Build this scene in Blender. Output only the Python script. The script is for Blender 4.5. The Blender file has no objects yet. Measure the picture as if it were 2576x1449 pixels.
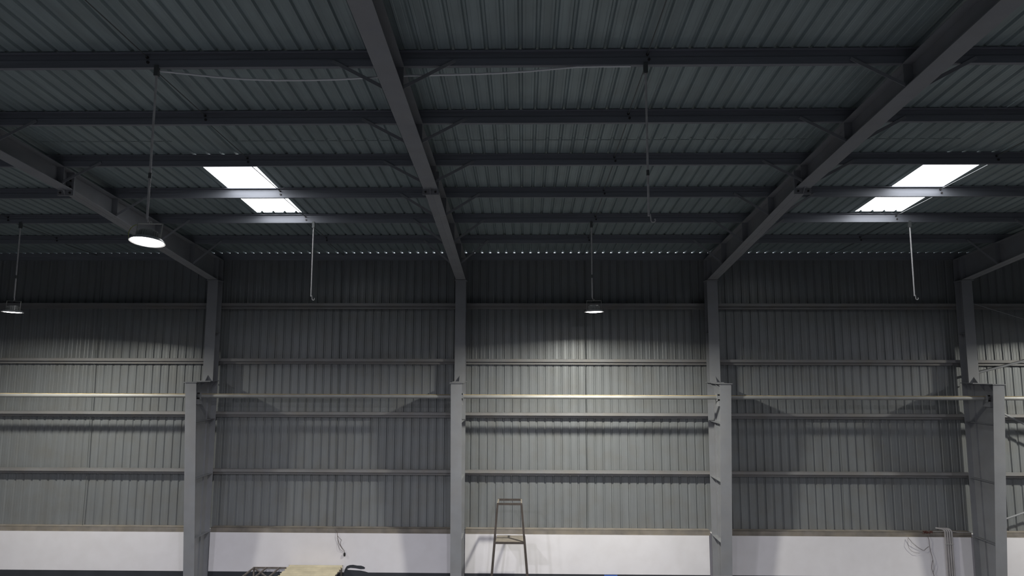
import bpy, math, random
from mathutils import Vector, Matrix, Euler
random.seed(7)
sc = bpy.context.scene
C = sc.collection

# ------------------------------------------------------------------ camera, world, exposure
CAM_Z = 7.6
cam_d = bpy.data.cameras.new('camera'); cam = bpy.data.objects.new('camera', cam_d); C.objects.link(cam)
right = Vector((0.99983786, 0.01784505, 0.00240921))
up = Vector((-0.00031612, -0.11637816, 0.99320493))
fwd = Vector((-0.01800417, 0.99304465, 0.11635365))
M = Matrix.Identity(4)
for i in range(3):
    M[i][0], M[i][1], M[i][2] = right[i], up[i], -fwd[i]
M[2][3] = CAM_Z
cam.matrix_world = M
cam_d.sensor_width = 36.0
cam_d.lens = 1704.78 / 2576 * 36.0
cam_d.clip_start = 0.05; cam_d.clip_end = 500
sc.camera = cam

world = bpy.data.worlds.new('world'); sc.world = world; world.use_nodes = True
bg = world.node_tree.nodes['Background']
bg.inputs['Color'].default_value = (0.86, 0.93, 1.0, 1)      # overcast daylight outside
bg.inputs['Strength'].default_value = 1.2

sc.view_settings.view_transform = 'Standard'
sc.view_settings.look = 'None'
sc.view_settings.exposure = 0.0
sc.view_settings.gamma = 1.0
sc.view_settings.use_curve_mapping = False
sc.cycles.max_bounces = 8
sc.cycles.diffuse_bounces = 5
sc.cycles.glossy_bounces = 3
sc.cycles.sample_clamp_indirect = 4.0

LAMP_W = 590.0
SKYLIGHT = 6.0

# ------------------------------------------------------------------ materials
def mat(name, col, rough=0.6, metal=0.0, var=0.0, scale=3.0, bump=0.0, bscale=40.0, dust=None, dust_amt=0.0, streak=None, spec=0.5, col2=None):
    m = bpy.data.materials.new(name); m.use_nodes = True
    nt = m.node_tree; b = nt.nodes['Principled BSDF']
    b.inputs['Roughness'].default_value = rough
    b.inputs['Metallic'].default_value = metal
    b.inputs['Specular IOR Level'].default_value = spec
    base = (*col, 1)
    b.inputs['Base Color'].default_value = base
    if var or dust or bump:
        tc = nt.nodes.new('ShaderNodeTexCoord')
        geo = nt.nodes.new('ShaderNodeNewGeometry')
        mp = nt.nodes.new('ShaderNodeMapping')
        nt.links.new(geo.outputs['Position'], mp.inputs['Vector'])
        if streak: mp.inputs['Scale'].default_value = streak
        last = None
        if var:
            n = nt.nodes.new('ShaderNodeTexNoise'); n.inputs['Scale'].default_value = scale; n.inputs['Detail'].default_value = 5
            nt.links.new(mp.outputs['Vector'], n.inputs['Vector'])
            r = nt.nodes.new('ShaderNodeValToRGB')
            r.color_ramp.elements[0].position = 0.3; r.color_ramp.elements[1].position = 0.7
            lo = tuple(c * (1 - var) for c in (col2 or col)); hi = tuple(min(1, c * (1 + var)) for c in col)
            r.color_ramp.elements[0].color = (*lo, 1); r.color_ramp.elements[1].color = (*hi, 1)
            nt.links.new(n.outputs['Fac'], r.inputs['Fac']); last = r.outputs['Color']
        if dust:
            n2 = nt.nodes.new('ShaderNodeTexNoise'); n2.inputs['Scale'].default_value = 2.3; n2.inputs['Detail'].default_value = 6
            nt.links.new(geo.outputs['Position'], n2.inputs['Vector'])
            mr = nt.nodes.new('ShaderNodeMapRange')
            mr.inputs['From Min'].default_value = 0.42; mr.inputs['From Max'].default_value = 0.75
            mr.inputs['To Min'].default_value = 0; mr.inputs['To Max'].default_value = dust_amt
            nt.links.new(n2.outputs['Fac'], mr.inputs['Value'])
            mx = nt.nodes.new('ShaderNodeMix'); mx.data_type = 'RGBA'
            nt.links.new(mr.outputs['Result'], mx.inputs['Factor'])
            if last: nt.links.new(last, mx.inputs['A'])
            else: mx.inputs['A'].default_value = base
            mx.inputs['B'].default_value = (*dust, 1)
            last = mx.outputs['Result']
        if last: nt.links.new(last, b.inputs['Base Color'])
        if bump:
            n3 = nt.nodes.new('ShaderNodeTexNoise'); n3.inputs['Scale'].default_value = bscale; n3.inputs['Detail'].default_value = 3
            nt.links.new(geo.outputs['Position'], n3.inputs['Vector'])
            bp = nt.nodes.new('ShaderNodeBump'); bp.inputs['Strength'].default_value = bump; bp.inputs['Distance'].default_value = 0.01
            nt.links.new(n3.outputs['Fac'], bp.inputs['Height']); nt.links.new(bp.outputs['Normal'], b.inputs['Normal'])
    return m

def emis(name, col, s):
    m = bpy.data.materials.new(name); m.use_nodes = True
    nt = m.node_tree; nt.nodes.remove(nt.nodes['Principled BSDF'])
    e = nt.nodes.new('ShaderNodeEmission'); e.inputs['Color'].default_value = (*col, 1); e.inputs['Strength'].default_value = s
    nt.links.new(e.outputs['Emission'], nt.nodes['Material Output'].inputs['Surface'])
    return m

TAN = (0.30, 0.25, 0.19)
M_ROOF = mat('galvanised_roof_sheet', (0.27, 0.325, 0.335), 0.45, 0.25, 0.14, 1.6, 0.02, 60, (0.2, 0.23, 0.22), 0.35, streak=(4, 0.35, 1))
M_WALL = mat('galvanised_wall_sheet', (0.245, 0.258, 0.266), 0.36, 0.25, 0.09, 1.4, 0.02, 50, (0.22, 0.21, 0.185), 0.4, streak=(5, 1, 0.3))
M_PURLIN = mat('dark_purlin_steel', (0.23, 0.24, 0.27), 0.5, 0.25, 0.12, 2.0, streak=(0.3, 3, 6))
M_FRAME = mat('grey_painted_steel', (0.255, 0.262, 0.28), 0.55, 0.0, 0.07, 2.5, 0.03, 80, (0.25, 0.23, 0.21), 0.25)
M_GIRT = mat('grey_girt_steel', (0.25, 0.247, 0.25), 0.5, 0.15, 0.10, 1.5, 0.0, 40, (0.26, 0.225, 0.18), 0.4)
M_BASE = mat('dusty_base_rail', (0.215, 0.195, 0.175), 0.85, 0.0, 0.25, 3.0, 0.1, 60, (0.28, 0.24, 0.18), 0.6)
M_PLASTER = mat('white_plaster', (0.82, 0.80, 0.83), 0.85, 0.0, 0.035, 1.2, 0.05, 25, (0.72, 0.69, 0.70), 0.35)
M_DADO = mat('dark_dado_paint', (0.034, 0.038, 0.046), 0.6, 0.0, 0.15, 2.0)
M_PIPE = mat('galvanised_pipe', (0.30, 0.30, 0.295), 0.45, 0.2, 0.1, 3.0)
M_PIPEDUST = mat('dust_on_pipe', (0.36, 0.28, 0.15), 0.95, 0, 0.3, 5.0)
M_ROD = mat('pale_rod', (0.58, 0.57, 0.57), 0.5, 0.0, 0.12, 9.0)
M_BOLT = mat('dark_bolt', (0.06, 0.055, 0.055), 0.5, 0.5)
M_SAG = mat('sag_rod_steel', (0.13, 0.14, 0.14), 0.5, 0.4)
M_BLACK = mat('black_rubber', (0.015, 0.015, 0.016), 0.6)
M_LADDER = mat('brown_angle_iron', (0.075, 0.062, 0.055), 0.6, 0.2, 0.2, 8)
M_RUST = mat('weathered_angle_iron', (0.15, 0.13, 0.12), 0.7, 0.1, 0.25, 9)
M_BOARD = mat('dusty_platform', (0.22, 0.195, 0.165), 0.9, 0, 0.15, 8.0)
M_CREAM = mat('cream_corrugated_sheet', (0.55, 0.49, 0.35), 0.8, 0, 0.14, 4.0, 0.05, 30)
M_WIRE = mat('grey_brown_wire', (0.12, 0.095, 0.095), 0.7)
M_REDWIRE = mat('red_brown_wire', (0.13, 0.04, 0.03), 0.7)
M_CONDUIT = mat('white_conduit', (0.42, 0.40, 0.40), 0.5, 0, 0.1, 4.0)
M_CABLE = mat('white_cable', (0.82, 0.83, 0.84), 0.5)
M_HOUSING = mat('cast_aluminium', (0.6, 0.6, 0.58), 0.45, 0.4)
M_RIM = mat('lamp_rim', (0.65, 0.65, 0.66), 0.35, 0.2)
M_YELLOW = mat('yellow_green_cable', (0.45, 0.5, 0.12), 0.5)
M_FLOOR = mat('concrete_floor', (0.100, 0.104, 0.110), 0.7, 0, 0.15, 0.6, 0.03, 20)
M_BLUE = mat('blue_board', (0.05, 0.12, 0.42), 0.6)
M_LENS = emis('lit_lamp_lens', (1.0, 0.985, 0.93), 14.0)
M_SKY = emis('daylit_skylight', (0.95, 0.97, 1.0), SKYLIGHT)

# ------------------------------------------------------------------ mesh helpers
class MB:
    def __init__(s): s.v = []; s.f = []; s.smooth = False
    def add(s, vs, fs):
        o = len(s.v); s.v += [tuple(p) for p in vs]; s.f += [tuple(i + o for i in f) for f in fs]; return s
    def box(s, x0, x1, y0, y1, z0, z1):
        return s.add([(x0, y0, z0), (x1, y0, z0), (x1, y1, z0), (x0, y1, z0), (x0, y0, z1), (x1, y0, z1), (x1, y1, z1), (x0, y1, z1)],
                     [(0, 3, 2, 1), (4, 5, 6, 7), (0, 1, 5, 4), (1, 2, 6, 5), (2, 3, 7, 6), (3, 0, 4, 7)])
    def poly_x(s, pts, x0, x1):
        """polygon in (y,z) extruded along x"""
        n = len(pts)
        vs = [(x0, y, z) for y, z in pts] + [(x1, y, z) for y, z in pts]
        fs = [tuple(range(n)), tuple(range(2 * n - 1, n - 1, -1))]
        fs += [(i, i + n, (i + 1) % n + n, (i + 1) % n) for i in range(n)]
        return s.add(vs, fs)
    def poly_y(s, pts, y0, y1):
        n = len(pts)
        vs = [(x, y0, z) for x, z in pts] + [(x, y1, z) for x, z in pts]
        fs = [tuple(range(n)), tuple(range(2 * n - 1, n - 1, -1))]
        fs += [(i, i + n, (i + 1) % n + n, (i + 1) % n) for i in range(n)]
        return s.add(vs, fs)
    def bar(s, a, b, w, t, upv=(0, 0, 1)):
        """rectangular bar from a to b; w across, t along the up direction"""
        a, b = Vector(a), Vector(b); d = (b - a).normalized(); u = Vector(upv)
        x = d.cross(u)
        if x.length < 1e-5: x = d.cross(Vector((0, 1, 0)))
        x.normalize(); u = x.cross(d).normalized()
        vs = []
        for p in (a, b):
            for sx, su in ((-1, -1), (1, -1), (1, 1), (-1, 1)):
                vs.append(p + x * (sx * w / 2) + u * (su * t / 2))
        return s.add(vs, [(0, 1, 2, 3), (7, 6, 5, 4), (0, 4, 5, 1), (1, 5, 6, 2), (2, 6, 7, 3), (3, 7, 4, 0)])
    def tube(s, pts, r, n=8, cap=True):
        pts = [Vector(p) for p in pts]; rings = []
        prev = None
        for i, p in enumerate(pts):
            d = (pts[min(i + 1, len(pts) - 1)] - pts[max(i - 1, 0)]).normalized()
            if prev is None:
                x = d.cross(Vector((0, 0, 1)))
                if x.length < 1e-3: x = d.cross(Vector((0, 1, 0)))
            else:
                x = prev - d * prev.dot(d)
            x.normalize(); prev = x; y = d.cross(x)
            rr = r[i] if isinstance(r, (list, tuple)) else r
            rings.append([p + (x * math.cos(2 * math.pi * k / n) + y * math.sin(2 * math.pi * k / n)) * rr for k in range(n)])
        vs = [q for ring in rings for q in ring]; fs = []
        for i in range(len(rings) - 1):
            for k in range(n):
                fs.append((i * n + k, i * n + (k + 1) % n, (i + 1) * n + (k + 1) % n, (i + 1) * n + k))
        if cap:
            fs.append(tuple(range(n - 1, -1, -1))); fs.append(tuple((len(rings) - 1) * n + k for k in range(n)))
        return s.add(vs, fs)
    def lathe(s, prof, n=32):
        """profile [(r,z)] spun about z"""
        vs = []; fs = []
        for r, z in prof:
            for k in range(n):
                a = 2 * math.pi * k / n; vs.append((r * math.cos(a), r * math.sin(a), z))
        for i in range(len(prof) - 1):
            for k in range(n):
                fs.append((i * n + k, i * n + (k + 1) % n, (i + 1) * n + (k + 1) % n, (i + 1) * n + k))
        if prof[0][0] > 0: fs.append(tuple(range(n - 1, -1, -1)))
        if prof[-1][0] > 0: fs.append(tuple((len(prof) - 1) * n + k for k in range(n)))
        return s.add(vs, fs)
    def mesh(s, name, m, smooth=False):
        me = bpy.data.meshes.new(name); me.from_pydata([tuple(v) for v in s.v], [], s.f); me.update()
        if m: me.materials.append(m)
        if smooth:
            me.polygons.foreach_set('use_smooth', [True] * len(me.polygons))
            try: me.set_sharp_from_angle(angle=math.radians(35))
            except Exception: pass
        return me
    def build(s, name, m, parent=None, smooth=False, loc=None):
        return link(name, s.mesh(name, m, smooth), parent, loc)

def link(name, me, parent=None, loc=None, rot=None):
    o = bpy.data.objects.new(name, me); C.objects.link(o)
    if parent is not None: o.parent = parent
    if loc is not None: o.location = loc
    if rot is not None: o.rotation_euler = rot
    return o

def thing(name, label, cat, loc=(0, 0, 0), group=None):
    o = link(name, None, None, loc); o.empty_display_size = 0.2
    return tag(o, label, cat, group)

def tag(o, label, cat, group=None):
    o['label'] = label; o['category'] = cat
    if group: o['group'] = group
    return o

def struct(o, label=None):
    o['kind'] = 'structure'
    if label: o['label'] = label
    return o

def arc(c, r, a0, a1, n, plane='xz'):
    out = []
    for i in range(n + 1):
        a = math.radians(a0 + (a1 - a0) * i / n); p = [c[0], c[1], c[2]]
        ax = {'x': 0, 'y': 1, 'z': 2}
        p[ax[plane[0]]] += r * math.cos(a); p[ax[plane[1]]] += r * math.sin(a); out.append(tuple(p))
    return out

# ------------------------------------------------------------------ building dimensions
BAY = 7.5
FX = [-16.901 + BAY * k for k in range(6)]            # six portal frames
NP = 7
PY = [9.428 + 1.8409 * i for i in range(NP)]          # purlin lines, nearest first, the last one is the eave strut
def zpb(y): return 11.966 - (y - 9.428) * 0.1002       # underside of purlins = top of rafters
PD = 0.22
def zroof(y): return zpb(y) + PD
RIDGE_Y = -1.0
X_L, X_R = FX[0] - BAY, FX[5] + BAY
Y_BACK, Y_FRONT = 20.735, -22.7

# ------------------------------------------------------------------ shell: floor, walls, roof
struct(MB().box(X_L, X_R, Y_FRONT, 21, -0.2, 0).build('floor', M_FLOOR))
# end walls and the wall behind the camera (plain sheeted walls on a plinth)
zr = zroof(RIDGE_Y)
gable = [(Y_FRONT, 0), (20.75, 0), (20.75, zroof(20.66) - 0.1), (RIDGE_Y, zr), (Y_FRONT, zroof(20.66) - 0.1)]
struct(MB().poly_x(gable, X_L - 0.15, X_L).build('wall_left', M_WALL))
struct(MB().poly_x(gable, X_R, X_R + 0.15).build('wall_right', M_WALL))
struct(MB().box(X_L, X_R, Y_FRONT - 0.15, Y_FRONT, 0, zroof(20.66)).build('wall_front', M_WALL))

WT, WD = 2.772, 1.672        # top of masonry, top of dark dado
YW = 20.44
b = MB()
b.box(X_L, X_R, 20.56, 20.9, 0, WT + 0.035)
for k in range(-1, 6):
    x0 = (FX[k] + 0.18) if k >= 0 else X_L
    x1 = (FX[k + 1] - 0.24) if k < 5 else X_R
    b.box(x0, x1, YW, 20.565, 0, WT)
wall_back = struct(b.build('wall_back', M_PLASTER))
b = MB()
for k in range(-1, 6):
    x0 = (FX[k] + 0.18) if k >= 0 else X_L
    x1 = (FX[k + 1] - 0.24) if k < 5 else X_R
    b.box(x0, x1, YW - 0.004, YW, 0, WD)
b.build('dado', M_DADO, wall_back)['label'] = 'dark blue-grey painted band along the foot of the wall'
# overpainted dark patch above the dado beside the lean-to
up_ = [(-5.26, 1.60), (-5.21, 1.76), (-5.16, 1.845), (-5.08, 1.875), (-4.98, 1.885), (-4.86, 1.865), (-4.74, 1.86), (-4.66, 1.835), (-4.62, 1.80), (-4.64, 1.77),
       (-4.75, 1.765), (-4.9, 1.79), (-5.05, 1.80), (-5.14, 1.775), (-5.13, 1.745), (-4.95, 1.735), (-4.75, 1.725), (-4.62, 1.70), (-4.52, 1.67), (-4.5, 1.60)]
MB().poly_y(up_, YW - 0.006, YW - 0.001).build('paint_patch', M_DADO, wall_back)

# trapezoid sheet profile: returns a flat list (u, h) over one pitch
def profile(n, pitch, rw=0.022, top=0.028, h=0.03, flutes=True):
    pts = [(0.0, 0.0)]
    for i in range(n):
        c = (i + 0.5) * pitch
        if flutes:
            a = c - pitch / 2
            for f in (0.2,):
                pts += [(a + pitch * f - 0.008, 0), (a + pitch * f, 0.003), (a + pitch * f + 0.008, 0)]
        pts += [(c - top / 2 - rw, 0), (c - top / 2, h), (c + top / 2, h), (c + top / 2 + rw, 0)]
        if flutes:
            for f in (0.8,):
                pts += [(a + pitch * f - 0.008, 0), (a + pitch * f, 0.003), (a + pitch * f + 0.008, 0)]
    pts.append((n * pitch, 0.0))
    return pts

def wall_sheet_mesh(z0, z1):
    pr = profile(4, 0.25); vs = []; fs = []
    for u, h in pr: vs += [(u, h, z0), (u, h, z1)]
    for i in range(len(pr) - 1): fs.append((2 * i, 2 * i + 2, 2 * i + 3, 2 * i + 1))
    return MB().add(vs, fs).mesh('wall_sheet', M_WALL)
rows = [(WT + 0.02, 6.49, 0.0), (6.44, 8.10, 0.006), (8.05, 11.02, 0.012)]
for (z0, z1, dy) in rows:
    me = wall_sheet_mesh(z0, z1)
    for i in range(53):
        link('wall_sheet', me, wall_back, (X_L + i * 1.0 - 0.1, Y_BACK + dy, 0))

ceiling = struct(link('ceiling', None))
RP = 0.98571
def roof_sheet_mesh(width, n, y0, y1, m, dz=0.0, name='roof_sheet'):
    pr = profile(n, width / n, 0.020, 0.032, 0.040); pr.append((width + 0.014, 0.005)); vs = []; fs = []
    for u, h in pr: vs += [(u, y0, zroof(y0) + h + dz), (u, y1, zroof(y1) + h + dz)]
    for i in range(len(pr) - 1): fs.append((2 * i, 2 * i + 1, 2 * i + 3, 2 * i + 2))
    return MB().add(vs, fs).mesh(name, m)
SKX = (-6.75, 8.20); SKW = 1.15
Y_EAVE = 20.555; Y_LAP = 12.6
me_lo = roof_sheet_mesh(RP, 4, Y_LAP - 0.15, Y_EAVE, M_ROOF)
me_hi = roof_sheet_mesh(RP, 4, RIDGE_Y, Y_LAP, M_ROOF, 0.006)
xs = []
x = SKX[0] + SKW
for i in range(14): xs.append(x); x += RP
x = SKX[0]
while x > X_L: x -= RP; xs.append(x)
x = SKX[1] + SKW
while x < X_R: xs.append(x); x += RP
for x in sorted(xs):
    link('roof_sheet', me_lo, ceiling, (x, 0, 0)); link('roof_sheet', me_hi, ceiling, (x, 0, 0))
me_sk_lo = roof_sheet_mesh(SKW, 4, 16.62, Y_EAVE, M_ROOF)
me_sk_hi = roof_sheet_mesh(SKW, 4, RIDGE_Y, 13.2, M_ROOF, 0.003)
me_sk = roof_sheet_mesh(SKW, 4, 13.1, 16.72, M_SKY, 0.012, 'skylight_sheet')
for i, x in enumerate(SKX):
    link('roof_sheet', me_sk_lo, ceiling, (x, 0, 0)); link('roof_sheet', me_sk_hi, ceiling, (x, 0, 0))
    o = link('window_%d' % (i + 1), me_sk, None, (x, 0, 0))
    struct(o, 'bright daylit skylight sheet in the roof, the %s of the two' % ('left one' if i == 0 else 'right one'))
# roof slope behind the camera
zf = zroof(20.66)
MB().add([(X_L, RIDGE_Y, zr), (X_R, RIDGE_Y, zr), (X_R, Y_FRONT, zf), (X_L, Y_FRONT, zf)], [(0, 1, 2, 3)]).build('roof_slope', M_ROOF, ceiling)

# ------------------------------------------------------------------ portal frames: columns and rafters
COLW = ['outside the picture at the far left', 'leftmost in view, below the big near lamp', 'left of the small far lamp and the ladder',
        'right of the small far lamp', 'at the far right, beside the bundle of conduits', 'outside the picture at the far right']
ZC, ZT = 7.165, 10.20
YU, YR = 20.144, 20.475       # upper column: front flange, rear flange
def yfl(z): return 19.13 + (ZC - z) * (19.62 - 19.13) / (ZC - 1.9)     # raking front flange of the crane leg
FW = 0.155
TF = 0.014
col_parts = []
def cp(name, mb, m=M_FRAME): col_parts.append((name, mb.mesh(name, m)))
cp('front_flange', MB().poly_x([(yfl(0), 0), (yfl(0) + TF, 0), (yfl(ZC) + TF, ZC), (yfl(ZC), ZC)], -FW, FW))
cp('rear_flange', MB().box(-FW, FW, YR - TF, YR, 0, ZT - 0.022))
cp('upper_flange', MB().box(-FW, FW, YU, YU + TF, ZC + 0.02, ZT - 0.02))
cp('web', MB().poly_x([(yfl(0) + 0.01, 0), (YR - 0.01, 0), (YR - 0.01, ZC), (yfl(ZC) + 0.01, ZC)], -0.005, 0.005))
cp('upper_web', MB().box(-0.005, 0.005, YU + 0.005, YR - 0.005, ZC, ZT - 0.02))
cp('middle_stiffener', MB().box(-0.05, 0.05, YU, YU + TF, 0, ZC))
cp('cap_plate', MB().box(-0.19, 0.19, YU - 0.22, YR + 0.02, ZC, ZC + 0.022))
cp('crane_leg_cap', MB().box(-0.185, 0.185, yfl(ZC) - 0.03, YU - 0.2, ZC - 0.012, ZC + 0.004))
cp('top_plate', MB().box(-0.175, 0.175, YU - 0.06, YR + 0.02, ZT - 0.022, ZT))
cp('gusset', MB().poly_x([(YU - 0.17, ZC + 0.02), (YU, ZC + 0.02), (YU, ZC + 0.19)], -0.007, 0.007))
for z in (6.05, 4.45, 2.78):
    for s in (-1, 1):
        cp('stiffener', MB().add([(s * 0.005, yfl(z) + TF, z), (s * 0.145, yfl(z) + TF, z), (s * 0.145, YR - TF, z), (s * 0.005, YR - TF, z),
                                  (s * 0.005, yfl(z) + TF, z + 0.012), (s * 0.145, yfl(z) + TF, z + 0.012), (s * 0.145, YR - TF, z + 0.012), (s * 0.005, YR - TF, z + 0.012)],
                                 [(0, 3, 2, 1), (4, 5, 6, 7), (0, 1, 5, 4), (1, 2, 6, 5), (2, 3, 7, 6), (3, 0, 4, 7)]))
for y in (19.36, 19.72, 20.3):                         # triangular cap ribs either side of the web
    for s in (-1, 1):
        cp('cap_rib', MB().poly_y([(s * 0.005, ZC), (s * 0.16, ZC), (s * 0.005, ZC - 0.2)], y, y + 0.012))
for s in (-1, 1):                                      # seat that carries the pipe rail
    cp('pipe_seat', MB().box(min(s * 0.005, s * 0.15), max(s * 0.005, s * 0.15), 19.32, 19.62, 6.535, 6.68))
for z in (8.62,):
    for s in (-1, 1):
        cp('stiffener', MB().box(min(s * 0.005, s * 0.145), max(s * 0.005, s * 0.145), YU + TF, YR - TF, z, z + 0.012))
for k, fx in enumerate(FX):
    t = thing('steel_column', 'grey stepped steel column, ' + COLW[k], 'column', (fx, 0, 0), 'steel columns along the back wall')
    for n, me in col_parts: link(n, me, t)

RAFW = ['outside the picture at the far left', 'at the left, behind the big near lamp', 'over the middle, ending left of the far lamp',
        'running up to the top right corner', 'low at the right edge of the picture', 'outside the picture at the far right']
Y_S = 13.416; Z_S = 11.189
def zraf(y): return ZT + (YU - y) * (Z_S - ZT) / (YU - Y_S) if y > Y_S else Z_S + (Y_S - y) * 0.1002
raf_parts = []
def rp(name, mb, m=M_FRAME): raf_parts.append((name, mb.mesh(name, m)))
RW = 0.147; YN = RIDGE_Y
# rafters: tapered knee piece (far) and parallel piece (near), joined by bolted end plates
rp('web', MB().poly_x([(YR, ZT), (YU, ZT), (Y_S, Z_S), (YN, zraf(YN)), (YN, zpb(YN) - 0.002), (YR, zpb(YR) - 0.002)], -0.005, 0.005))
rp('bottom_flange', MB().poly_x([(YU + 0.02, ZT), (Y_S + 0.02, Z_S), (Y_S + 0.02, Z_S + TF), (YU + 0.02, ZT + TF)], -RW, RW))
rp('bottom_flange', MB().poly_x([(Y_S - 0.02, Z_S), (YN, zraf(YN)), (YN, zraf(YN) + TF), (Y_S - 0.02, Z_S + TF)], -RW, RW))
rp('top_flange', MB().poly_x([(YR, zpb(YR) - TF), (YN, zpb(YN) - TF), (YN, zpb(YN)), (YR, zpb(YR))], -RW, RW))
rp('rear_flange', MB().box(-RW, RW, YR - TF, YR, ZT, zpb(YR) - 0.02))
zt_s = zpb(Y_S) - TF
rp('splice_plate', MB().box(-0.165, 0.165, Y_S - 0.022, Y_S - 0.002, Z_S - 0.115, zt_s))
rp('splice_plate', MB().box(-0.165, 0.165, Y_S + 0.002, Y_S + 0.022, Z_S - 0.115, zt_s))
rp('splice_gusset', MB().poly_x([(Y_S - 0.14, Z_S + 0.014), (Y_S - 0.022, Z_S), (Y_S - 0.022, Z_S - 0.11)], -0.006, 0.006))
me_bolt = MB().lathe([(0.0, -0.012), (0.022, -0.012), (0.022, 0.012), (0.0, 0.012)], 6).mesh('bolt', M_BOLT)
for i in range(NP):
    y = PY[i]
    if i == NP - 1: y = YU
    for s in (-1, 1):
        rp('stiffener', MB().box(min(s * 0.005, s * 0.14), max(s * 0.005, s * 0.14), y, y + 0.012, zraf(y) + TF, zpb(y) - TF))
brace_me = {}
def lbar(a, b, w=0.05, t=0.006):
    m = MB(); a, b = Vector(a), Vector(b)
    m.bar(a, b, t, w)
    d = (b - a).normalized(); u = Vector((0, 1, 0))
    off = Vector((0, w / 2, 0)) ; dn = (d.cross(Vector((0, 1, 0)))).normalized() * (w / 2)
    if dn.z < 0: dn = -dn
    m.bar(a + dn + off, b + dn + off, w, t)
    return m
for i in range(NP - 1):
    y = PY[i]
    for s in (-1, 1):
        raf_parts.append(('fly_brace', lbar((s * 0.90, y - 0.03, zpb(y) + 0.07), (s * 0.10, y - 0.03, zraf(y) + 0.02)).mesh('fly_brace', M_FRAME)))
for k, fx in enumerate(FX):
    t = thing('steel_rafter', 'grey tapered steel rafter with fly braces, ' + RAFW[k], 'rafter', (fx, 0, 0), 'roof rafters')
    made = [link(n, me, t) for n, me in raf_parts]
    plate = [o for o in made if o.name.startswith('splice_plate')][0]
    for s in (-1, 1):
        for z in (Z_S - 0.06, Z_S + 0.07, Z_S + 0.19):
            link('bolt', me_bolt, plate, (s * 0.10, Y_S - 0.03, z), (math.pi / 2, 0, 0))

# ------------------------------------------------------------------ purlins per bay, with sag rods and bolts
BAYW = ['left of the leftmost rafter', 'in the left skylight bay', 'in the middle bay', 'in the right skylight bay', 'in the far right bay']
ORD = ['first', 'second', 'third', 'fourth', 'fifth', 'sixth', 'last']
def purlin_mesh(d=PD):
    L = BAY; m = MB()
    m.box(0, L, 0, 0.005, 0, d)                       # web
    m.box(0, L, -0.012, 0.0, 0.0, d * 0.5)            # lapped lower sleeve standing proud of the web
    m.box(0, L, 0, 0.065, 0, 0.005)                   # bottom flange away from the room
    m.box(0, L, 0.06, 0.065, 0, 0.02)                 # lip
    m.box(0, L, -0.06, 0, d - 0.005, d)               # top flange towards the room
    m.box(0, L, -0.06, -0.055, d - 0.02, d)
    return m.mesh('purlin_section', M_PURLIN)
me_p = purlin_mesh()
me_eave = (MB().box(0, BAY, 0, 0.006, 0, PD - 0.004).box(0, BAY, 0.0, 0.09, 0, 0.006)
           .poly_x([(0, PD - 0.010), (0.30, PD - 0.010 - 0.030), (0.30, PD - 0.004 - 0.030), (0, PD - 0.004)], 0, BAY)).mesh('eave_strut_section', M_PURLIN)
def rod_mesh(i):
    y0, y1 = PY[i] - 1.8409, PY[i]
    return MB().tube([(0, y0 - y1 + 0.01, zpb(y0) - zpb(y1) + 0.07), (0, 0.03, 0.155)], 0.009, 6).mesh('sag_rod', M_SAG)
me_rod = [rod_mesh(i) for i in range(NP)]
def seen(x0, x1, y):
    d = y * 0.993 + 0.4
    return x1 > (-1288 - 150) * d / 1705 and x0 < (1288 + 150) * d / 1705
for i in range(NP):
    for bI in range(5):
        x0, x1 = FX[bI], FX[bI + 1]
        if not seen(x0, x1, PY[i]): continue
        eave = i == NP - 1
        lab = ('dark steel eave strut over the wall top, ' if eave else 'dark roof purlin, %s line from the camera, ' % ORD[i]) + BAYW[bI]
        t = thing('eave_strut' if eave else 'roof_purlin', lab, 'strut' if eave else 'purlin', (x0, PY[i], zpb(PY[i])), 'roof purlins')
        link('section', me_eave if eave else me_p, t)
        xm = BAY / 2 + (0.1 if bI == 1 else -0.06)
        link('sag_rod', me_rod[i], t, (xm, 0, 0))
        if not eave:
            link('bolt', me_bolt, t, (xm, -0.01, 0.155), (math.pi / 2, 0, 0))
            link('bolt', me_bolt, t, (xm + 0.02, -0.02, 0.075), (math.pi / 2, 0, 0))

# ------------------------------------------------------------------ wall girts per bay, base rails, pipe rails
GZ = [9.535, 7.852, 6.262, 4.582]
GORD = ['top', 'second', 'third', 'lowest']
me_g = (MB().box(0, BAY, 0, 0.005, -0.085, 0).box(0, BAY, 0, 0.11, -0.005, 0).box(0, BAY, 0.105, 0.11, -0.165, 0)
        .box(0, BAY, 0.105, 0.245, -0.165, -0.16)).mesh('girt_section', M_GIRT)
def wrod(z0, z1):
    return MB().tube([(0, 0.14, z0), (0.02, 0.14, z1)], 0.007, 6).mesh('sag_rod', M_SAG)
Y_G = 20.485
tops = [10.86] + [z - 0.16 for z in GZ]
me_wr = [wrod(tops[i] - GZ[i], 0.0) for i in range(4)]
GBAY = ['in the bay left of the leftmost column', 'in the bay below the left skylight', 'in the middle bay behind the ladder', 'in the bay below the right skylight', 'in the bay right of the last column']
for i, z in enumerate(GZ):
    for bI in range(5):
        t = thing('wall_girt', 'grey steel wall girt, %s of four, %s' % (GORD[i], GBAY[bI]), 'girt', (FX[bI], Y_G, z), 'wall girts')
        link('section', me_g, t)
        link('sag_rod', me_wr[i], t, (BAY / 2 + 0.0, 0, 0))
me_gs = MB().tube([(0, 0.14, 0), (0.02, 0.14, GZ[3] - 0.16 - WT - 0.1)], 0.007, 6).mesh('sag_rod', M_SAG)
me_base = (MB().box(0.18, BAY - 0.2, 0, 0.006, 0.012, 0.13).box(0.18, BAY - 0.2, -0.03, 0.08, 0.0, 0.012).box(0.18, BAY - 0.2, 0, 0.25, 0.124, 0.13)).mesh('rail_section', M_BASE)
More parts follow.
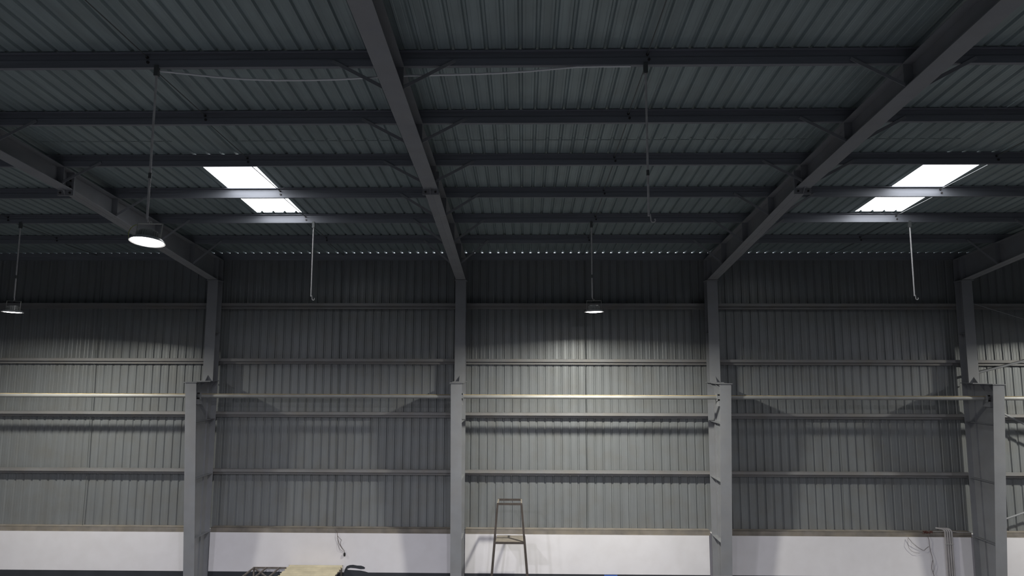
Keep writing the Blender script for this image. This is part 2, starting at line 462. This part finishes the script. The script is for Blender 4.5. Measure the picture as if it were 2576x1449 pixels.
for bI in range(5):
    t = thing('base_rail', 'dusty brown rail on the white wall, ' + GBAY[bI], 'rail', (FX[bI], 20.47, WT), 'base rails on the masonry')
    link('section', me_base, t)
    link('sag_rod', me_gs, t, (BAY / 2, 0.02, 0.1))

PZ, PYP, PR = 6.772, 19.45, 0.057
pm = MB().tube([(0.17, 0, 0), (BAY - 0.17, 0, 0)], PR, 20, cap=True).mesh('pipe', M_PIPE, True)
dustm = MB()
nseg = 60
vs = []; fs = []
random.seed(3)
for j in range(nseg + 1):                              # a ragged skin of dust lying on the upper side
    xx = 0.17 + (BAY - 0.34) * j / nseg
    a = 38 + random.uniform(-7, 7)
    for k in range(7):
        an = math.radians(90 + a - 2 * a * k / 6)
        rr = PR + (0.004 if 0 < k < 6 else 0.0005)
        vs.append((xx, rr * math.cos(an), rr * math.sin(an)))
for j in range(nseg):
    for k in range(6): fs.append((j * 7 + k, j * 7 + k + 1, (j + 1) * 7 + k + 1, (j + 1) * 7 + k))
dustm.add(vs, fs); me_dust = dustm.mesh('dust_layer', M_PIPEDUST, True)
me_fl = MB().poly_x([(-0.09, -0.1), (0.09, -0.1), (0.09, 0.09), (0.05, 0.11), (-0.05, 0.11), (-0.09, 0.09)], 0, 0.016).mesh('end_plate', M_FRAME)
me_cl = MB().box(0, 0.1, -0.03, 0.03, -0.09, -0.05).box(0, 0.1, -0.03, 0.03, 0.05, 0.09).mesh('clamp', M_BOLT)
for bI in range(5):
    t = thing('pipe_rail', 'dust-topped steel pipe rail, ' + GBAY[bI], 'pipe', (FX[bI], PYP, PZ), 'pipe rails between the columns')
    pp = link('pipe', pm, t); o = link('dust_layer', me_dust, pp)
    o['label'] = 'tan dust lying on top of the pipe'
    for x in (0.165, BAY - 0.181): link('end_plate', me_fl, t, (x, 0, 0))
    for x in (0.06, BAY - 0.16): link('clamp', me_cl, t, (x, 0, 0))

# cross bracing in the far right bay
def brace(a, b, r, lab):
    o = MB().tube([a, b], r, 8).build('cross_brace', M_FRAME, None, True); tag(o, lab, 'brace', 'cross braces in the far right bay')
brace((13.26, 20.36, 9.56), (20.44, 20.36, 7.3), 0.014, 'thin upper brace falling to the right, right of the last column')
brace((13.26, 20.30, 7.46), (20.44, 20.30, 9.3), 0.034, 'thick upper brace pipe rising to the right, right of the last column')
brace((13.26, 20.30, 6.66), (20.44, 20.30, 2.95), 0.03, 'lower brace pipe falling to the right, right of the last column')
brace((13.26, 20.40, 3.10), (20.44, 20.40, 5.5), 0.026, 'lower brace pipe rising to the right, right of the last column')

# ------------------------------------------------------------------ lamps and suspension rods
def rod(x, y, z0, z1, lab, hook, white=0.35):
    t = thing('suspension_rod', lab, 'rod', (x, y, z1), 'suspension rods under the purlins')
    L = z1 - z0
    rd = MB().tube([(0, 0, 0), (0, 0, -L)], 0.016, 10).build('rod', M_ROD, t, True)
    MB().box(-0.03, 0.03, -0.03, 0.03, -0.13, 0.03).build('clip', M_SAG, t)
    if white < 1: MB().lathe([(0.0, -0.04), (0.022, -0.04), (0.022, 0.04), (0.0, 0.04)], 10).build('coupling', M_SAG, rd, True, (0, 0, -L * 0.72))
    if hook:
        pts = [(0.02, 0, -L + 0.03), (0.03, 0, -L - 0.05)] + arc((0.06, 0, -L - 0.06), 0.03, 180, 400, 9)
        MB().tube(pts, 0.009, 8).build('hook', M_ROD, rd, True)
    else:
        pts = [(0, 0, -L + 0.02), (0.012, 0, -L - 0.03), (0.016, 0, -L - 0.045)]
        MB().tube(pts, 0.012, 8).build('hook', M_ROD, rd, True)
    return t

R_L = 0.235
me_lens = MB().lathe([(0.0, -0.03), (0.12, -0.028), (0.19, -0.02), (0.198, -0.008), (0.198, 0.012), (0.0, 0.012)], 40).mesh('lens', M_LENS, True)
me_rim = MB().lathe([(0.198, 0.004), (0.235, -0.018), (0.24, -0.016), (0.24, -0.010), (0.20, 0.03), (0.15, 0.036), (0.0, 0.036)], 40).mesh('rim', M_RIM, True)
hs = MB().lathe([(0.0, 0.036), (0.13, 0.036), (0.115, 0.15), (0.0, 0.15)], 32)
for k in range(24):
    a = 2 * math.pi * k / 24; c, s = math.cos(a), math.sin(a)
    hs.bar((0.115 * c, 0.115 * s, 0.085), (0.145 * c, 0.145 * s, 0.085), 0.006, 0.09)
me_hs = hs.mesh('heat_sink', M_HOUSING)
me_br = (MB().box(-0.18, 0.18, -0.012, 0.012, 0.262, 0.267).box(-0.183, -0.178, -0.012, 0.012, 0.02, 0.267).box(0.178, 0.183, -0.012, 0.012, 0.02, 0.267)
         .box(-0.195, -0.17, -0.015, 0.015, 0.015, 0.04).box(0.17, 0.195, -0.015, 0.015, 0.015, 0.04)).mesh('bracket', M_HOUSING)
me_ring = MB().tube(arc((0, 0, 0.285), 0.018, 0, 360, 12), 0.005, 6).mesh('hanging_eye', M_HOUSING, True)
def lamp(x, y, z, lab, tilt=(0, 0), power=1.0, col=(1.0, 0.97, 0.90), cable=False, spread=166):
    t = thing('high_bay_lamp', lab, 'lamp', (x, y, z), 'round high bay lamps')
    t.rotation_euler = (math.radians(tilt[0]), math.radians(tilt[1]), 0)
    link('lens', me_lens, t); link('rim', me_rim, t); link('heat_sink', me_hs, t); br = link('bracket', me_br, t); link('hanging_eye', me_ring, br)
    if cable:
        pts = [(-0.18, 0, 0.23)] + arc((-0.14, -0.02, 0.11), 0.14, 110, 230, 10)
        MB().tube(pts, 0.005, 6).build('cable', M_YELLOW, t, True)
    ld = bpy.data.lights.new('lamp_light', 'AREA'); ld.energy = LAMP_W * power; ld.color = col
    ld.shape = 'DISK'; ld.size = 0.34; ld.spread = math.radians(spread)
    lo = bpy.data.objects.new('lamp_light', ld); C.objects.link(lo); lo.parent = t; lo.location = (0, 0, -0.034)
    return t
Y5, Y1 = PY[4], PY[0]
def rz(y): return zpb(y)
WARM = (1.0, 0.98, 0.88); COOL = (0.93, 0.92, 1.0)
rod(-5.40, Y1, 9.70, rz(Y1), 'long rod carrying the big near lamp', False)
lamp(-5.375, Y1, 9.375, 'big bright lamp hanging nearest the camera, at the left', (-9, 1.0), 1.0, COOL, True, 179)
rod(1.69, Y5, 9.33, rz(Y5), 'rod carrying the small far lamp in the middle bay', False)
lamp(1.735, Y5, 8.985, 'small far lamp in front of the lit middle wall bay', (0, -1), 1.0, WARM)
rod(-12.87, Y5, 9.31, rz(Y5), 'rod carrying the lamp cut close by the left picture edge', False)
lamp(-12.88, Y5, 8.965, 'small far lamp at the left picture edge', (0, 2.5), 0.62, WARM)
rod(-5.34, Y5, 9.35, rz(Y5), 'white rod with empty hook under the left skylight', True, 1)
rod(9.62, Y5, 9.37, rz(Y5), 'white rod with empty hook under the right skylight', True, 1)
rod(1.76, Y1, 9.73, rz(Y1), 'long rod with empty hook in the middle bay, above the far lamp', True)
# the same lamp grid goes on outside the picture
for (x, y, lab, pw) in ((17.0, Y5, 'lamp outside the picture in the far right bay, near the wall', 1.0),
                    (17.0, Y1, 'lamp outside the picture at the far right, one row nearer', 0.5),
                    (1.75, 2.06, 'lamp outside the picture above the camera', 1.5),
                    (-12.9, 2.06, 'lamp outside the picture, above and left of the camera', 1.3),
                    (9.6, -5.3, 'lamp outside the picture, behind and right of the camera', 0.8),
                    (-5.4, -5.3, 'lamp outside the picture, behind and left of the camera', 1.3)):
    rod(x, y, 9.33 + (0.4 if y < 15 else 0), zpb(y) if y > -1 else zpb(-2 - y), 'rod of the ' + lab, False)
    lamp(x, y, 8.985 + (0.4 if y < 15 else 0), lab, (0, 0), pw, WARM if y > 15 else COOL, False, 166 if y > 15 else 179)

# sagging white cable between the two front rods
cp_ = [(-5.40, 11.93), (-5.0, 11.885), (-4.525, 11.83), (-4.1, 11.795), (-3.634, 11.776), (-3.2, 11.775), (-2.749, 11.783), (-2.162, 11.815), (-1.692, 11.835),
       (-1.2, 11.845), (-0.695, 11.855), (-0.3, 11.87), (0.065, 11.893), (0.42, 11.925), (0.766, 11.955), (1.1, 11.96), (1.55, 11.962)]
tag(MB().tube([(x, Y1 + 0.03, z) for x, z in cp_], 0.015, 8).build('power_cable', M_CABLE, None, True), 'white cable sagging under the nearest purlin between two rods', 'cable')

# ------------------------------------------------------------------ platform ladder
lx, ly = -0.40, 19.1
t = thing('platform_ladder', 'brown angle-iron platform ladder standing before the lit middle wall', 'ladder', (lx, ly, 0))
LT, LP = 3.886, 2.88
def legx(z, top=0.327, bot=0.477): return top + (LT - z) * (bot - top) / (LT - 2.04)
for s in (-1, 1):
    MB().bar((s * legx(0), 0, 0), (s * legx(LT), 0, LT), 0.055, 0.055, (0, 1, 0)).build('leg', M_LADDER, t)
    MB().bar((s * (legx(0) + 0.01), 0.95, 0), (s * legx(LP), 0.73, LP - 0.01), 0.045, 0.045, (0, 1, 0)).build('leg', M_LADDER, t)
    MB().bar((s * legx(LT), -0.02, LT), (s * (legx(LT) - 0.008), 0.62, LT), 0.037, 0.048).build('side_rail', M_BOARD, t)
    MB().bar((s * legx(1.6), 0, 1.6), (s * legx(1.6), 0.83, 1.6), 0.04, 0.04).build('side_tie', M_LADDER, t)
MB().bar((-0.345, 0, LT), (0.345, 0, LT), 0.042, 0.053).build('hand_rail', M_LADDER, t)
MB().bar((-0.335, 0.62, LT), (0.335, 0.62, LT), 0.042, 0.053).build('hand_rail', M_LADDER, t)
pf = MB(); w0, w1 = legx(LP) - 0.03, legx(LP) - 0.04; za, zb_ = LP - 0.02, LP + 0.005
pf.add([(-w0, 0.02, za), (w0, 0.02, za), (w1, 0.74, za), (-w1, 0.74, za), (-w0, 0.02, zb_), (w0, 0.02, zb_), (w1, 0.74, zb_), (-w1, 0.74, zb_)],
       [(0, 3, 2, 1), (4, 5, 6, 7), (0, 1, 5, 4), (1, 2, 6, 5), (2, 3, 7, 6), (3, 0, 4, 7)])
plat = pf.build('platform', M_BOARD, t)
MB().bar((-w0 - 0.02, 0, LP - 0.02), (w0 + 0.02, 0, LP - 0.02), 0.042, 0.053).build('platform_edge', M_LADDER, plat)
for z in (0.5, 1.05):
    MB().bar((-legx(z), 0, z), (legx(z), 0, z), 0.035, 0.04).build('rung', M_LADDER, t)

# ------------------------------------------------------------------ lean-to with cream corrugated roof at the foot of the wall
t = thing('lean_to', 'lean-to with cream corrugated roof sheet and bare steel frame at the wall foot', 'lean-to', (-6.6, 20.4, 0))
pts = []
n = 9; y0, y1 = -0.02, -1.65
vs = []; fs = []
x0, x1 = -0.20, 1.345
N = 120
for j in range(N + 1):
    y = y0 + (y1 - y0) * j / N
    z = 1.87 + 0.028 * math.sin(j / N * 2 * math.pi * 9) - 0.05 * j / N
    jag = 0.02 * math.sin(j * 1.7) if j < 30 else 0
    vs += [(x0 + jag - (0.02 if j % 9 < 4 else 0), y, z), (x1 + 0.01 * math.sin(j), y, z), (x0 + jag - (0.02 if j % 9 < 4 else 0), y, z - 0.008), (x1 + 0.01 * math.sin(j), y, z - 0.008)]
for j in range(N):
    a = 4 * j; c = 4 * (j + 1)
    fs += [(a, a + 1, c + 1, c), (a + 2, c + 2, c + 3, a + 3), (a, c, c + 2, a + 2), (a + 1, a + 3, c + 3, c + 1)]
MB().add(vs, fs).build('corrugated_sheet', M_CREAM, t, True)
for x in (-1.25, -0.89, -0.51, 1.3):
    MB().bar((x, -0.01, 1.80), (x, -1.65, 1.77), 0.035, 0.04).build('rafter_bar', M_RUST, t)
MB().bar((-1.27, -0.01, 1.795), (1.32, -0.01, 1.795), 0.035, 0.04).build('wall_bar', M_RUST, t)
MB().bar((-1.27, -1.65, 1.765), (1.32, -1.65, 1.765), 0.035, 0.04).build('front_bar', M_RUST, t)
MB().bar((-1.22, -0.03, 1.78), (-0.5, -0.9, 1.77), 0.03, 0.03).build('diagonal_bar', M_RUST, t)
for x in (-1.25, 1.3):
    for y in (-0.03, -1.63):
        MB().bar((x, y, 0), (x, y, 1.78), 0.04, 0.04).build('post', M_RUST, t)

# ------------------------------------------------------------------ small things on the wall
t = thing('dangling_wire', 'thin wires with a small dark plug hanging on the white wall left of centre', 'wire', (-5.5, 20.42, 2.9))
def W(pts, o=(-5.5, 2.9)): return [(x - o[0], -0.01 + 0.012 * math.sin(i * 2.1), z - o[1]) for i, (x, z) in enumerate(pts)]
MB().tube(W([(-5.52, 2.88), (-5.47, 2.80), (-5.45, 2.70), (-5.44, 2.60), (-5.40, 2.48), (-5.31, 2.36), (-5.24, 2.28), (-5.23, 2.22)]), 0.007, 6).build('wire', M_WIRE, t, True)
MB().tube(W([(-5.45, 2.70), (-5.38, 2.62), (-5.33, 2.59), (-5.36, 2.52), (-5.36, 2.44), (-5.30, 2.36), (-5.24, 2.28)]), 0.005, 6).build('wire', M_WIRE, t, True)
MB().tube(W([(-5.44, 2.60), (-5.43, 2.45), (-5.38, 2.34), (-5.30, 2.28), (-5.24, 2.24)]), 0.003, 6).build('wire', M_WIRE, t, True)
MB().lathe([(0.0, -0.07), (0.022, -0.07), (0.03, -0.03), (0.026, 0.02), (0.01, 0.03), (0.0, 0.03)], 10).build('plug', M_BLACK, t, True, (0.27, -0.01, -0.70))

t = thing('conduit_bundle', 'four white conduits bent over the wall top beside the last column', 'conduit', (12.1, 20.4, 2.9))
for j in range(4):
    x = 0.0 + j * 0.062
    pts = [(x - 0.16 + j * 0.02, 0.16, 0.10 - 0.01 * j), (x - 0.09, 0.08, 0.105)] + [(x - 0.05 + 0.05 * math.sin(math.radians(a)), 0.04 - 0.05 * math.sin(math.radians(a)), 0.03 + 0.07 * math.cos(math.radians(a))) for a in (20, 45, 70, 90)] + [(x, -0.01, -0.2), (x + 0.004, 0.0, -1.3), (x + 0.004, 0.0, -2.88)]
    MB().tube(pts, 0.024, 10).build('conduit', M_CONDUIT, t, True)
for z in (-0.3, -1.7):
    MB().box(-0.03, 0.22, -0.04, -0.03, z - 0.012, z + 0.012).build('strap', M_HOUSING, t)

t = thing('loose_wiring', 'loose dark wires trailing down the white wall left of the conduits', 'wire', (11.6, 20.40, 2.75))
def Wc(pts): return [(x, 0.0 - 0.01 * math.sin(i * 1.7), z) for i, (x, z) in enumerate(pts)]
MB().tube(Wc([(0.0, 0.08), (0.03, -0.05), (0.04, -0.20), (0.06, -0.35), (0.09, -0.5), (0.10, -0.6), (0.07, -0.75), (0.06, -0.85), (0.09, -0.95), (0.11, -1.05), (0.12, -1.25)]), 0.007, 6).build('wire', M_WIRE, t, True)
MB().tube(Wc([(0.10, -0.56), (0.12, -0.7), (0.12, -0.85), (0.09, -0.97)]), 0.005, 6).build('wire', M_WIRE, t, True)
MB().tube(Wc([(-0.56, 0.02), (-0.45, -0.13), (-0.32, -0.24), (-0.2, -0.31), (-0.13, -0.345), (-0.06, -0.28), (0.02, -0.23)]), 0.006, 6).build('wire', M_WIRE, t, True)
MB().tube(Wc([(-0.56, 0.0), (-0.58, -0.15), (-0.55, -0.27), (-0.48, -0.36), (-0.38, -0.40), (-0.26, -0.415)]), 0.004, 6).build('wire', M_WIRE, t, True)
random.seed(11)
for j in range(6):
    pts = [(-0.12 + 0.25 * q / 6 + random.uniform(-.03, .03), 0.0 + random.uniform(-.03, .02), 0.16 + random.uniform(-.03, .045)) for q in range(7)]
    MB().tube(pts, 0.006, 6).build('wire', M_REDWIRE, t, True)
MB().tube([(0.1, -0.0, 0.19), (0.3, -0.01, 0.185), (0.5, 0.0, 0.2), (0.9, -0.0, 0.17), (1.25, 0.02, 0.16)], 0.010, 6).build('wire', M_CONDUIT, t, True)

tag(MB().box(2.31, 2.69, YW - 0.03, YW - 0.004, 1.2, 1.66).box(2.29, 2.71, YW - 0.034, YW - 0.004, 1.18, 1.2).build('notice_board', M_BLUE),
    'blue board on the dark dado, just showing at the bottom edge', 'board')
